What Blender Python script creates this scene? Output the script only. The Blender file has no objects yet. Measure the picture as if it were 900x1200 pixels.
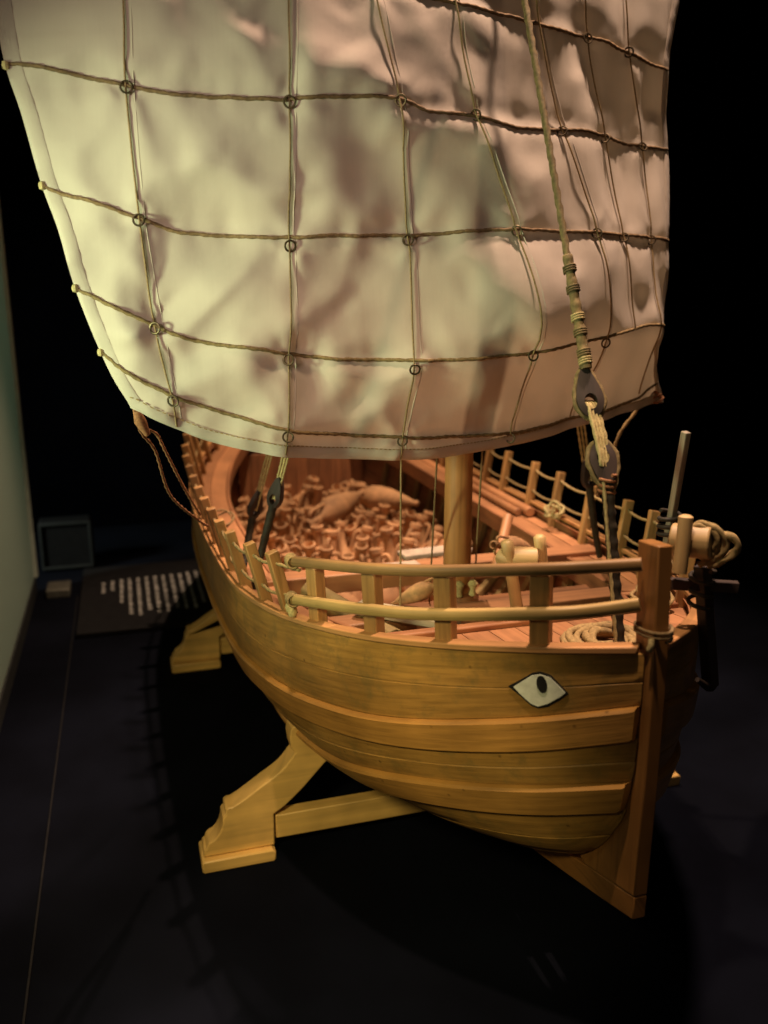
import bpy, bmesh, math, random
from mathutils import Vector, Matrix, noise
R = math.radians
random.seed(7)
scene = bpy.context.scene
col = scene.collection

# ------------------------------------------------------------------ camera, world, lamps, exposure
cam = bpy.data.cameras.new("camera")
cam.sensor_fit = 'HORIZONTAL'; cam.sensor_width = 36.0; cam.lens = 40.0
cam.clip_start = .01; cam.clip_end = 60
cam_o = bpy.data.objects.new("camera", cam); col.objects.link(cam_o)
yaw = math.atan2(.292, .956); pit = R(14)
fw = Vector((-math.cos(yaw)*math.cos(pit), math.sin(yaw)*math.cos(pit), -math.sin(pit)))
cam_o.location = (.950, -.3906, .68)
cam_o.rotation_euler = fw.to_track_quat('-Z', 'Y').to_euler()
cam.dof.use_dof = True; cam.dof.focus_distance = .86; cam.dof.aperture_fstop = 5.6
scene.camera = cam_o

world = bpy.data.worlds.new("World"); scene.world = world; world.use_nodes = True
bg = world.node_tree.nodes["Background"]
bg.inputs[0].default_value = (1.0, .78, .60, 1); bg.inputs[1].default_value = .035

def spot(name, loc, to, power, colr, size, angle=60, blend=.4):
    l = bpy.data.lights.new(name, 'SPOT'); l.energy = power; l.color = colr
    l.shadow_soft_size = size; l.spot_size = R(angle); l.spot_blend = blend
    o = bpy.data.objects.new(name, l); col.objects.link(o); o.location = loc
    o.rotation_euler = (Vector(to)-Vector(loc)).to_track_quat('-Z', 'Y').to_euler()
    return o
# greenish halogen at the upper left of the case, pinkish spots in its ceiling
spot("case_spot_green", (.37, -1.02, .66), (.06, -.24, .66), 34, (.84, 1.0, .56), .06, 50, 1.0)
spot("added_sail_fill", (.80, -.80, .86), (.04, -.26, .74), 12.5, (1.0, .70, .60), .10, 40, 1.0)  # added fill, not a case fitting: lifts the left of the sail
spot("case_spot_front", (.015, .22, 2.0), (.10, .05, .55), 150, (1.0, .66, .48), .045, 50, .5)
spot("case_spot_bow", (.50, -.32, 1.95), (.31, -.12, .30), 75, (1.0, .68, .43), .03, 23, .5)
spot("case_spot_rear", (-.62, .10, 2.0), (-.45, 0, .3), 125, (1.0, .66, .42), .02, 60, .5)
spot("added_hull_fill", (.80, -.58, .78), (.08, -.22, .08), 20, (1.0, .80, .36), .05, 46, .7)  # added warm fill for hull and stands, cone kept off the sail
spot("added_pane_light", (-.5, -1.9, 1.1), (-.8, -.63, .5), 100, (.92, 1.0, .82), .15, 70, .5)  # added behind the glass only to brighten the pane

scene.view_settings.view_transform = 'Standard'
scene.view_settings.look = 'None'
scene.view_settings.exposure = 0
scene.view_settings.gamma = 1
scene.render.engine = 'CYCLES'
scene.cycles.max_bounces = 6

# ------------------------------------------------------------------ materials
def nt(name):
    m = bpy.data.materials.new(name); m.use_nodes = True
    t = m.node_tree; b = t.nodes["Principled BSDF"]
    return m, t, b
def node(t, kind, **kw):
    n = t.nodes.new(kind)
    for k, v in kw.items(): setattr(n, k, v)
    return n
def ramp(t, stops):
    r = t.nodes.new("ShaderNodeValToRGB"); e = r.color_ramp.elements
    while len(e) < len(stops): e.new(.5)
    for i, (p, c) in enumerate(stops):
        e[i].position = p; e[i].color = (*c, 1)
    return r
def mul(c, k): return tuple(min(1, x*k) for x in c)
def wood(name, c, rough=.5, gl=7, gw=150, contrast=.45, bump=.25, spots=0.0, grime=None):
    m, t, b = nt(name)
    uv = node(t, "ShaderNodeUVMap"); uv.uv_map = "uv"
    oi = node(t, "ShaderNodeObjectInfo")
    add = node(t, "ShaderNodeVectorMath", operation='ADD')
    cmb = node(t, "ShaderNodeCombineXYZ")
    mm = node(t, "ShaderNodeMath", operation='MULTIPLY'); mm.inputs[1].default_value = 37.0
    t.links.new(oi.outputs["Random"], mm.inputs[0])
    t.links.new(mm.outputs[0], cmb.inputs[0]); t.links.new(mm.outputs[0], cmb.inputs[1]); t.links.new(mm.outputs[0], cmb.inputs[2])
    t.links.new(uv.outputs[0], add.inputs[0]); t.links.new(cmb.outputs[0], add.inputs[1])
    mp = node(t, "ShaderNodeMapping"); mp.inputs["Scale"].default_value = (gl, gw, 1)
    t.links.new(add.outputs[0], mp.inputs[0])
    n1 = node(t, "ShaderNodeTexNoise"); n1.inputs["Scale"].default_value = 1; n1.inputs["Detail"].default_value = 5; n1.inputs["Distortion"].default_value = .25
    t.links.new(mp.outputs[0], n1.inputs["Vector"])
    rp = ramp(t, [(.25, mul(c, 1-contrast)), (.5, c), (.78, mul(c, 1+contrast*.7))])
    t.links.new(n1.outputs["Fac"], rp.inputs[0])
    # broad tone drift
    tc = node(t, "ShaderNodeTexCoord")
    n2 = node(t, "ShaderNodeTexNoise"); n2.inputs["Scale"].default_value = 14; n2.inputs["Detail"].default_value = 3
    t.links.new(tc.outputs["Object"], n2.inputs["Vector"])
    hsv = node(t, "ShaderNodeHueSaturation")
    ma = node(t, "ShaderNodeMapRange"); ma.inputs[3].default_value = .78; ma.inputs[4].default_value = 1.22; ma.inputs[1].default_value = .3; ma.inputs[2].default_value = .7
    t.links.new(n2.outputs["Fac"], ma.inputs[0])
    mo = node(t, "ShaderNodeMapRange"); mo.inputs[3].default_value = .84; mo.inputs[4].default_value = 1.16
    t.links.new(oi.outputs["Random"], mo.inputs[0])
    mx = node(t, "ShaderNodeMath", operation='MULTIPLY')
    t.links.new(ma.outputs[0], mx.inputs[0]); t.links.new(mo.outputs[0], mx.inputs[1])
    t.links.new(mx.outputs[0], hsv.inputs["Value"]); t.links.new(rp.outputs[0], hsv.inputs["Color"])
    out = hsv.outputs[0]
    if grime:
        n3 = node(t, "ShaderNodeTexNoise"); n3.inputs["Scale"].default_value = 46; n3.inputs["Detail"].default_value = 6; n3.inputs["Roughness"].default_value = .7
        t.links.new(tc.outputs["Object"], n3.inputs["Vector"])
        r3 = ramp(t, [(.50, (0, 0, 0)), (.68, (1, 1, 1))])
        t.links.new(n3.outputs["Fac"], r3.inputs[0])
        mg = node(t, "ShaderNodeMix", data_type='RGBA')
        sc = node(t, "ShaderNodeMath", operation='MULTIPLY'); sc.inputs[1].default_value = .6
        t.links.new(r3.outputs[0], sc.inputs[0]); t.links.new(sc.outputs[0], mg.inputs[0])
        t.links.new(out, mg.inputs[6]); mg.inputs[7].default_value = (*grime, 1)
        out = mg.outputs[2]
    if spots:
        v = node(t, "ShaderNodeTexVoronoi"); v.inputs["Scale"].default_value = 42
        t.links.new(tc.outputs["Object"], v.inputs["Vector"])
        r4 = ramp(t, [(.04, (1, 1, 1)), (.10, (0, 0, 0))])
        t.links.new(v.outputs["Distance"], r4.inputs[0])
        md = node(t, "ShaderNodeMix", data_type='RGBA')
        s2 = node(t, "ShaderNodeMath", operation='MULTIPLY'); s2.inputs[1].default_value = spots
        t.links.new(r4.outputs[0], s2.inputs[0]); t.links.new(s2.outputs[0], md.inputs[0])
        t.links.new(out, md.inputs[6]); md.inputs[7].default_value = (*mul(c, .25), 1)
        out = md.outputs[2]
    t.links.new(out, b.inputs["Base Color"])
    b.inputs["Roughness"].default_value = rough
    bp = node(t, "ShaderNodeBump"); bp.inputs["Strength"].default_value = bump; bp.inputs["Distance"].default_value = .0012
    t.links.new(n1.outputs["Fac"], bp.inputs["Height"]); t.links.new(bp.outputs[0], b.inputs["Normal"])
    return m
def plain(name, c, rough=.6, metal=0, var=.25, scale=60, bump=.2, spec=.5):
    m, t, b = nt(name)
    tc = node(t, "ShaderNodeTexCoord")
    n = node(t, "ShaderNodeTexNoise"); n.inputs["Scale"].default_value = scale; n.inputs["Detail"].default_value = 4
    t.links.new(tc.outputs["Object"], n.inputs["Vector"])
    rp = ramp(t, [(.3, mul(c, 1-var)), (.7, mul(c, 1+var))])
    t.links.new(n.outputs["Fac"], rp.inputs[0])
    oi = node(t, "ShaderNodeObjectInfo")
    mo = node(t, "ShaderNodeMapRange"); mo.inputs[3].default_value = 1-var*.8; mo.inputs[4].default_value = 1+var*.8
    t.links.new(oi.outputs["Random"], mo.inputs[0])
    hsv = node(t, "ShaderNodeHueSaturation")
    t.links.new(mo.outputs[0], hsv.inputs["Value"]); t.links.new(rp.outputs[0], hsv.inputs["Color"])
    t.links.new(hsv.outputs[0], b.inputs["Base Color"])
    b.inputs["Roughness"].default_value = rough; b.inputs["Metallic"].default_value = metal; b.inputs["Specular IOR Level"].default_value = spec
    bp = node(t, "ShaderNodeBump"); bp.inputs["Strength"].default_value = bump; bp.inputs["Distance"].default_value = .001
    t.links.new(n.outputs["Fac"], bp.inputs["Height"]); t.links.new(bp.outputs[0], b.inputs["Normal"])
    return m
M = {}
M['hull'] = wood("hull_wood", (.345, .19, .047), .45, 16, 260, .34, .3, .75, (.17, .125, .042))
M['wale'] = wood("wale_wood", (.41, .212, .052), .42, 16, 260, .30, .3, .6)
M['keel'] = wood("keel_wood", (.25, .115, .031), .42, 9, 200, .3, .25)
M['cap'] = wood("cap_wood", (.48, .25, .10), .42, 6, 130, .3, .2)
M['deck'] = wood("deck_wood", (.39, .185, .085), .5, 6, 160, .25, .15)
M['rail'] = wood("rail_wood", (.27, .155, .06), .5, 9, 200, .4, .25)
M['railp'] = wood("pale_rail_wood", (.42, .29, .11), .48, 9, 200, .3, .2)
M['post'] = wood("post_wood", (.38, .205, .075), .5, 9, 160, .4, .25)
M['inner'] = wood("inner_wood", (.30, .13, .055), .6, 6, 120, .4, .25)
M['frame'] = wood("frame_wood", (.27, .20, .085), .6, 8, 120, .4, .25)
M['mast'] = wood("mast_wood", (.48, .22, .075), .5, 5, 180, .3, .2)
M['stand'] = wood("stand_pine", (.64, .41, .13), .42, 5, 90, .25, .15)
M['peg'] = wood("peg_wood", (.50, .34, .155), .5, 8, 160, .25, .15)
M['greywood'] = wood("grey_wood", (.36, .31, .23), .6, 9, 160, .35, .25)
M['darkwood'] = wood("dark_wood", (.034, .020, .016), .7, 8, 120, .5, .3)
M['clay'] = plain("clay", (.52, .295, .145), .8, 0, .34, 35, .3)
M['rope'] = plain("hemp_rope", (.30, .21, .09), .85, 0, .3, 400, .4)
M['band'] = plain("brown_band_rope", (.17, .11, .05), .85, 0, .35, 300, .4)
M['ropep'] = plain("pale_cord", (.50, .41, .19), .85, 0, .25, 400, .4)
M['brail'] = plain("thin_brown_cord", (.24, .165, .075), .85, 0, .3, 400, .3)
M['ropered'] = plain("reddish_cord", (.24, .105, .045), .85, 0, .3, 400, .3)
M['tar'] = plain("tarred_rope", (.030, .022, .012), .7, 0, .5, 160, .5)
M['stay'] = plain('brown_stay_rope', (.15, .11, .045), .8, 0, .35, 250, .4)
M['coil'] = plain('tan_coil_rope', (.36, .26, .11), .85, 0, .3, 300, .4)
M['trim'] = plain('dark_strip', (.011, .011, .012), .7, 0, .3, 40, .1, .1)
M['bandl'] = plain('lower_band_rope', (.23, .16, .065), .85, 0, .35, 300, .4)
M['iron'] = plain("ring_metal", (.10, .075, .04), .45, .7, .3, 200, .2)
M['white'] = plain("white_paint", (.68, .73, .64), .6, 0, .14, 110, .4)
M['black'] = plain("black_paint", (.015, .014, .013), .45, 0, .2, 150, .15)
M['floor'] = plain("black_board", (.0022, .0028, .0054), .95, 0, .35, 6, .05, .04)
M['wall'] = plain("black_cloth", (.001, .001, .0018), .95, 0, .3, 5, .05, .01)
M['boxm'] = plain("black_plastic", (.008, .008, .009), .6, 0, .2, 60, .1, .15)
M['greyframe'] = plain("dark_grey_metal", (.022, .024, .024), .6, 0, .2, 60, .1, .2)
M['edge'] = plain("pale_glass_edge", (.62, .70, .62), .3, 0, .1, 30, .05)
M['bracket'] = plain("bracket_metal", (.12, .12, .10), .5, .4, .2, 60, .1)
M['print'] = plain("white_print", (.42, .42, .40), .7, 0, .15, 300, .05)
M['pale'] = plain("pale_stone", (.40, .33, .26), .7, 0, .2, 80, .2)

# sail cloth: weave relief, light passes through a little
m, t, b = nt("sail_cloth"); M['sail'] = m
uv = node(t, "ShaderNodeUVMap"); uv.uv_map = "uv"
wv = []
for ax in ('X', 'Y'):
    w = node(t, "ShaderNodeTexWave", wave_type='BANDS', bands_direction=ax); w.inputs["Scale"].default_value = 330; w.inputs["Distortion"].default_value = .6; w.inputs["Detail"].default_value = 1
    t.links.new(uv.outputs[0], w.inputs["Vector"]); wv.append(w)
wm = node(t, "ShaderNodeMath", operation='ADD'); t.links.new(wv[0].outputs["Fac"], wm.inputs[0]); t.links.new(wv[1].outputs["Fac"], wm.inputs[1])
nz = node(t, "ShaderNodeTexNoise"); nz.inputs["Scale"].default_value = 55; nz.inputs["Detail"].default_value = 6
t.links.new(uv.outputs[0], nz.inputs["Vector"])
mp = node(t, "ShaderNodeMapping"); mp.inputs["Scale"].default_value = (420, 20, 1)
t.links.new(uv.outputs[0], mp.inputs[0])
nthr = node(t, "ShaderNodeTexNoise"); nthr.inputs["Scale"].default_value = 1; nthr.inputs["Detail"].default_value = 2
t.links.new(mp.outputs[0], nthr.inputs["Vector"])
av = node(t, "ShaderNodeMath", operation='ADD'); t.links.new(nz.outputs["Fac"], av.inputs[0]); t.links.new(nthr.outputs["Fac"], av.inputs[1])
rp = ramp(t, [(.30, (.655, .585, .48)), (.70, (.69, .62, .51))])
hf = node(t, "ShaderNodeMath", operation='MULTIPLY'); hf.inputs[1].default_value = .5
t.links.new(av.outputs[0], hf.inputs[0]); t.links.new(hf.outputs[0], rp.inputs[0])
t.links.new(rp.outputs[0], b.inputs["Base Color"]); b.inputs["Roughness"].default_value = .85
b.inputs["Sheen Weight"].default_value = .1
bp = node(t, "ShaderNodeBump"); bp.inputs["Strength"].default_value = .22; bp.inputs["Distance"].default_value = .0005
t.links.new(wm.outputs[0], bp.inputs["Height"])
bp2 = node(t, "ShaderNodeBump"); bp2.inputs["Strength"].default_value = .10; bp2.inputs["Distance"].default_value = .004
t.links.new(nz.outputs["Fac"], bp2.inputs["Height"]); t.links.new(bp.outputs[0], bp2.inputs["Normal"])
t.links.new(bp2.outputs[0], b.inputs["Normal"])
tr = node(t, "ShaderNodeBsdfTranslucent"); tr.inputs[0].default_value = (.62, .52, .38, 1)
mx = node(t, "ShaderNodeMixShader"); mx.inputs[0].default_value = .22
t.links.new(b.outputs[0], mx.inputs[1]); t.links.new(tr.outputs[0], mx.inputs[2])
t.links.new(mx.outputs[0], t.nodes["Material Output"].inputs[0])
# frosted greenish pane
m, t, b = nt("greenish_glass"); M['glass'] = m
b.inputs["Base Color"].default_value = (.36, .39, .33, 1); b.inputs["Roughness"].default_value = .35
tr = node(t, "ShaderNodeBsdfTranslucent"); tr.inputs[0].default_value = (.5, .6, .5, 1)
mx = node(t, "ShaderNodeMixShader"); mx.inputs[0].default_value = .3
t.links.new(b.outputs[0], mx.inputs[1]); t.links.new(tr.outputs[0], mx.inputs[2]); t.links.new(mx.outputs[0], t.nodes["Material Output"].inputs[0])

# ------------------------------------------------------------------ building helpers
class MB:
    def __init__(s): s.v = []; s.f = []; s.uv = []
    def add(s, vs, fs, uvs):
        o = len(s.v); s.v += [tuple(v) for v in vs]; s.uv += uvs; s.f += [tuple(i+o for i in f) for f in fs]
    def grid(s, rows, uvs, close_u=False, flip=False):
        """rows: list of lists of points"""
        o = len(s.v); n = len(rows[0])
        for r, u in zip(rows, uvs):
            s.v += [tuple(p) for p in r]; s.uv += u
        for i in range(len(rows)-1):
            for j in range(n if close_u else n-1):
                a, b_ = o+i*n+j, o+i*n+(j+1) % n
                q = (a, b_, b_+n, a+n)
                s.f.append(q[::-1] if flip else q)
    def box(s, c, sx, sy, sz, rot=None):
        """box centred on c; the longest side carries the grain"""
        c = Vector(c); L = max(range(3), key=lambda i: (sx, sy, sz)[i])
        vs, uvs = [], []
        for z in (-1, 1):
            for y in (-1, 1):
                for x in (-1, 1):
                    p = Vector((x*sx/2, y*sy/2, z*sz/2)); o = [i for i in range(3) if i != L]
                    uvs.append((p[L], p[o[0]]+p[o[1]]*.7))
                    if rot is not None: p = rot @ p
                    vs.append(c+p)
        s.add(vs, [(0, 2, 3, 1), (4, 5, 7, 6), (0, 1, 5, 4), (2, 6, 7, 3), (0, 4, 6, 2), (1, 3, 7, 5)], uvs)
    def bar(s, a, b_, w, h, up=(0, 0, 1)):
        a = Vector(a); b_ = Vector(b_); d = b_-a; x = d.normalized()
        y = Vector(up).cross(x).normalized(); z = x.cross(y)
        s.box((a+b_)/2, d.length, w, h, Matrix((x, y, z)).transposed())
    def tube(s, pts, r, n=8, lobes=0, pitch=.012, cap=True, taper=None):
        pts = [Vector(p) for p in pts]; N = len(pts); o = len(s.v)
        d0 = (pts[1]-pts[0]).normalized(); u = d0.orthogonal().normalized(); L = 0
        for i, p in enumerate(pts):
            d = ((pts[min(i+1, N-1)]-pts[max(i-1, 0)])).normalized()
            u = (u-d*u.dot(d)); u = u.normalized() if u.length > 1e-6 else d.orthogonal().normalized()
            w = d.cross(u)
            if i: L += (p-pts[i-1]).length
            rr = r if taper is None else r*taper(i/(N-1))
            for k in range(n):
                a = 2*math.pi*k/n
                q = rr*(1+(.22*math.cos(lobes*(a-2*math.pi*L/pitch/lobes*1.0)) if lobes else 0))
                s.v.append(tuple(p+u*math.cos(a)*q+w*math.sin(a)*q)); s.uv.append((L, k/n*2*math.pi*r))
        for i in range(N-1):
            for k in range(n):
                a = o+i*n+k; b_ = o+i*n+(k+1) % n
                s.f.append((a, b_, b_+n, a+n))
        if cap:
            s.f.append(tuple(o+k for k in range(n))[::-1]); s.f.append(tuple(o+(N-1)*n+k for k in range(n)))
    def lathe(s, prof, n=16):
        """prof: (r, z) list about the z axis"""
        rows = [[(r*math.cos(2*math.pi*k/n), r*math.sin(2*math.pi*k/n), z) for k in range(n)] for r, z in prof]
        uvs = [[(z, k/n*.1) for k in range(n)] for r, z in prof]
        s.grid(rows, uvs, True)
    def prism(s, poly, axis, a, b_, swap=False):
        """polygon (list of 2-tuples) extruded along axis from a to b"""
        def P(q, h):
            return {'x': (h, q[0], q[1]), 'y': (q[0], h, q[1]), 'z': (q[0], q[1], h)}[axis]
        n = len(poly); vs = [P(q, a) for q in poly]+[P(q, b_) for q in poly]
        uvs = [(q[0], q[1]) for q in poly]+[(q[0], q[1]+.02) for q in poly]
        if swap: uvs = [(v, u) for u, v in uvs]
        fs = [tuple(range(n))[::-1], tuple(range(n, 2*n))]+[(i, (i+1) % n, n+(i+1) % n, n+i) for i in range(n)]
        s.add(vs, fs, uvs)
    def move(s, mat):
        s.v = [tuple(mat @ Vector(v)) for v in s.v]; return s
    def mesh(s, name, mat, smooth=40):
        me = bpy.data.meshes.new(name); me.from_pydata(s.v, [], s.f); me.update()
        bm = bmesh.new(); bm.from_mesh(me); bmesh.ops.recalc_face_normals(bm, faces=bm.faces); bm.to_mesh(me); bm.free()
        l = me.uv_layers.new(name="uv")
        for lp in me.loops: l.data[lp.index].uv = s.uv[lp.vertex_index]
        me.materials.append(mat)
        if smooth:
            for p in me.polygons: p.use_smooth = True
            me.set_sharp_from_angle(angle=R(smooth))
        return me
    def build(s, name, mat, parent=None, bevel=0, smooth=40):
        if parent is not None:
            off = world_of(parent); s.v = [tuple(Vector(v)-off) for v in s.v]
        o = bpy.data.objects.new(name, s.mesh(name, mat, smooth)); col.objects.link(o)
        if parent is not None: o.parent = parent
        if bevel:
            bv = o.modifiers.new("bevel", 'BEVEL'); bv.width = bevel; bv.segments = 2; bv.limit_method = 'ANGLE'; bv.angle_limit = R(50)
        return o
def world_of(o):
    v = Vector((0, 0, 0))
    while o: v += Vector(o.location); o = o.parent
    return v
def thing(name, label, cat, loc=(0, 0, 0), group=None):
    o = bpy.data.objects.new(name, None); col.objects.link(o); o.location = loc; o.empty_display_size = .05
    return tag(o, label, cat, group)
def tag(o, label, cat, group=None):
    o['label'] = label; o['category'] = cat
    if group: o['group'] = group
    return o
def struct(o): o['kind'] = 'structure'; return o
def interp(xs, ys):
    n = len(xs); d = []
    for i in range(n):
        a, b_ = max(i-1, 0), min(i+1, n-1); d.append((ys[b_]-ys[a])/(xs[b_]-xs[a]))
    def f(x):
        if x <= xs[0]: return ys[0]
        if x >= xs[-1]: return ys[-1]
        i = 0
        while xs[i+1] < x: i += 1
        h = xs[i+1]-xs[i]; q = (x-xs[i])/h
        return (2*q**3-3*q*q+1)*ys[i]+(q**3-2*q*q+q)*h*d[i]+(-2*q**3+3*q*q)*ys[i+1]+(q**3-q*q)*h*d[i+1]
    return f
def smooth_path(pts, n=8):
    """Catmull-Rom through the points"""
    pts = [Vector(p) for p in pts]; out = []
    for i in range(len(pts)-1):
        p0, p1, p2, p3 = pts[max(i-1, 0)], pts[i], pts[i+1], pts[min(i+2, len(pts)-1)]
        for k in range(n):
            q = k/n
            out.append(.5*((2*p1)+(p2-p0)*q+(2*p0-5*p1+4*p2-p3)*q*q+(3*p1-p0-3*p2+p3)*q**3))
    out.append(pts[-1]); return out
def resample(pts, step):
    pts = [Vector(p) for p in pts]; out = [pts[0]]; acc = 0
    for a, b_ in zip(pts, pts[1:]):
        L = (b_-a).length
        if L < 1e-9: continue
        q = step-acc
        while q <= L: out.append(a+(b_-a)*(q/L)); q += step
        acc = L-(q-step)
    if (out[-1]-pts[-1]).length > step*.3: out.append(pts[-1])
    return out
def sag(a, b_, drop, n=10):
    a = Vector(a); b_ = Vector(b_)
    return [a.lerp(b_, i/n)-Vector((0, 0, drop*4*(i/n)*(1-i/n))) for i in range(n+1)]

# ------------------------------------------------------------------ display case
b = MB(); b.box((0, .2, -.02), 6, 5, .04)
struct(b.build("floor", M['floor'], smooth=0))
b = MB(); b.box((-1.75, .6, 1.3), .04, 5, 2.6)
struct(b.build("back_wall", M['wall'], smooth=0))
b = MB(); b.box((0, 2.2, 1.3), 3.46, .04, 2.6)
struct(b.build("side_wall", M['wall'], smooth=0))
gp = thing("glass_panel", "greenish frosted glass side of the case rising at the far left", "glass panel", (-.3, -.626, 0))
b = MB(); b.box((-.515, -.626, .84), 1.23, .010, 1.60); b.build("pane", M['glass'], gp, smooth=0)
b = MB(); b.box((-1.138, -.622, .84), .014, .018, 1.60); b.build("pane_edge", M['edge'], gp, .001)
b = MB(); b.box((-.515, -.632, .019), 1.25, .028, .038); b.build("bottom_channel", M['greyframe'], gp, .002)
b = MB(); b.box((-.30, -.525, .0015), 1.56, .0028, .003)
tag(b.build("floor_trim", M['trim'], None, .0008), "thin dark grey strip running along the floor beside the glass", "trim strip")
b = MB(); b.box((-1.118, -.568, .010), .07, .052, .020)
tag(b.build("corner_bracket", M['bracket'], None, .002), "small grey metal bracket on the floor at the glass corner", "bracket")
bx = thing("equipment_box", "black square box standing on the floor at the back left corner", "box", (-1.3, -.555, 0))
b = MB(); b.box((-1.33, -.555, .066), .06, .130, .132); b.build("body", M['boxm'], bx, .008)
b = MB()
for (y, z, sy, sz) in ((-.555, .125, .124, .006), (-.555, .010, .124, .006), (-.614, .0675, .006, .109), (-.496, .0675, .006, .109)): b.box((-1.297, y, z), .008, sy, sz)
b.build("front_frame", M['greyframe'], bx, .001)
pl = thing("information_plaque", "black information plaque with white lines of text lying on the floor", "plaque", (-1.03, -.35, 0))
b = MB(); b.box((-1.035, -.352, .006), .46, .33, .012); b.build("board", M['boxm'], pl, .002)
rr = random.Random(3)
TL = [(-.467, -1.129, -1.051), (-.446, -1.137, -1.069), (-.4255, -1.144, -.989), (-.4065, -1.145, -.892), (-.3865, -1.146, -.886), (-.3665, -1.147, -.907),
      (-.3465, -1.147, -.891), (-.3265, -1.149, -.884), (-.3065, -1.150, -.900), (-.2865, -1.150, -.906), (-.2665, -1.159, -.888), (-.2465, -1.160, -.925)]
for y, x0, x1 in TL:
    b = MB(); x = x0
    while x < x1:
        for k in range(rr.randint(2, 7)):
            w = rr.uniform(.0022, .0042); hh = rr.choice((.0060, .0060, .0085))
            b.box((x+w/2, y+(hh-.0060)/2, .0122), w, hh, .0006)
            x += w+.0022
        x += .0060
    b.build("text_line", M['print'], pl, smooth=0)

# ------------------------------------------------------------------ hull shape
bx_ = interp([-1.25, -1.2, -1.1, -.95, -.8, -.622, -.473, -.348, -.249, -.073, .001, .082, .152, .227, .292, .353, .39, .403, .412],
             [.008, .05, .125, .205, .255, .282, .287, .286, .284, .275, .264, .245, .219, .181, .133, .074, .030, .014, .007])
def zs(x): return .333+.072*max(0, min(1.02, (x+.15)/.55))**2+.13*max(0, (-.45-x)/.8)**2
zr = interp([-1.25, -1.18, -1.1, -.9, -.6, -.3, -.1, .05, .21, .285, .319, .347, .371, .388, .40, .4075, .4087, .411],
            [.47, .30, .19, .10, .078, .072, .078, .092, .124, .148, .164, .184, .21, .237, .263, .31, .345, .415])
def hy(x, z):
    h = max(0, (z-zr(x))/max(1e-4, zs(x)-zr(x)))
    g = (1-(1-min(h/.88, 1))**2.4)**.5
    return max(.0094, bx_(x)*g)
def hp(x, z, side, off=0):
    """point on the skin, moved out along its normal"""
    e = .004; y = hy(x, z)
    dx = (hy(min(x+e, .411), z)-hy(x-e, z))/(2*e); dz = (hy(x, z+e)-hy(x, z-e))/(2*e)
    dx = max(-3, min(3, dx)); dz = max(-3, min(3, dz))
    n = Vector((-dx, 1, -dz)).normalized()
    p = Vector((x, y, z))+n*off
    if p.y < .0092: p.y = .0092
    return Vector((p.x, side*p.y, p.z))
lv_x = [-1.25, -1.0, -.7, -.4, -.2, 0, .12, .236, .34, .412]
LV = [zs,
      interp(lv_x, [.43, .36, .315, .285, .285, .291, .308, .330, .357, .384]),
      interp(lv_x, [.40, .32, .270, .238, .239, .256, .269, .292, .329, .3635]),
      interp(lv_x, [.385, .30, .245, .212, .211, .226, .240, .2634, .298, .334]),
      interp(lv_x, [.37, .275, .215, .182, .180, .196, .212, .245, .280, .313]),
      interp(lv_x, [.35, .25, .185, .154, .152, .168, .187, .226, .262, .2945]),
      interp(lv_x, [.33, .225, .160, .131, .129, .144, .161, .198, .234, .268]),
      interp(lv_x, [.30, .19, .130, .108, .106, .119, .136, .168, .203, .244]),
      interp(lv_x, [.28, .15, .105, .091, .089, .099, .115, .145, .181, .215]),
      lambda x: zr(x)+.0005]
def ends(za, zb):
    mid = lambda x: .5*(za(x)+zb(x))
    x = 0
    while x < .409 and za(x) > zr(x)+.002: x += .001
    x1 = x; x = 0
    while x > -1.245 and za(x) > zr(x)+.004: x -= .002
    return x, x1
def strake(za, zb, side, off, th, name, mat, parent, bev=.0012, ns=64, nv=4):
    xa, xb = ends(za, zb); b = MB(); rows = []; uvs = []; L = 0; prev = None
    for i in range(ns+1):
        q = i/ns; q = 1-(1-q)**1.6
        x = xa+(xb-xa)*q; z1 = za(x); z0 = max(zb(x), zr(x)+.0003)
        if z0 > z1-.001: z0 = z1-.001
        row = []; prof = []
        w = max(.002, z1-z0); e = min(.25, bev/w)
        for v, o in [(0, off-th), (0, off-bev)]+[(e+(1-2*e)*k/nv, off) for k in range(nv+1)]+[(1, off-bev), (1, off-th)]:
            row.append(hp(x, z0+(z1-z0)*v, side, o)); prof.append(v*w)
        c = row[4]; L += (c-prev).length if prev else 0; prev = c
        rows.append(row); uvs.append([(L, p) for p in prof])
    b.grid(rows, uvs, False)
    n = len(rows[0]); s0 = 0; s1 = len(rows)-1
    b.f.append(tuple(range(n))); b.f.append(tuple(s1*n+k for k in range(n)))
    return b.build(name, mat, parent, smooth=35)
ship = thing("sailing_ship", "brown wooden model sailing ship with a painted white eye on its bow", "model ship", (0, 0, .05))
for side in (-1, 1):
    for i in range(9):
        if i in (2, 5): strake(LV[i], LV[i+1], side, .0065, .010, "wale", M['wale'], ship, .0022)
        else: strake(LV[i], LV[i+1], side, .0, .005, "hull_plank", M['hull'], ship, .0010)
    il = [lambda x: zs(x)-.004, LV[1], LV[2], LV[4], LV[6], LV[8], lambda x: zr(x)+.001]
    for i in range(6):
        strake(il[i], il[i+1], side, -.0075, .004, "inner_plank", M['inner'], ship, .0008, 40, 3)
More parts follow.
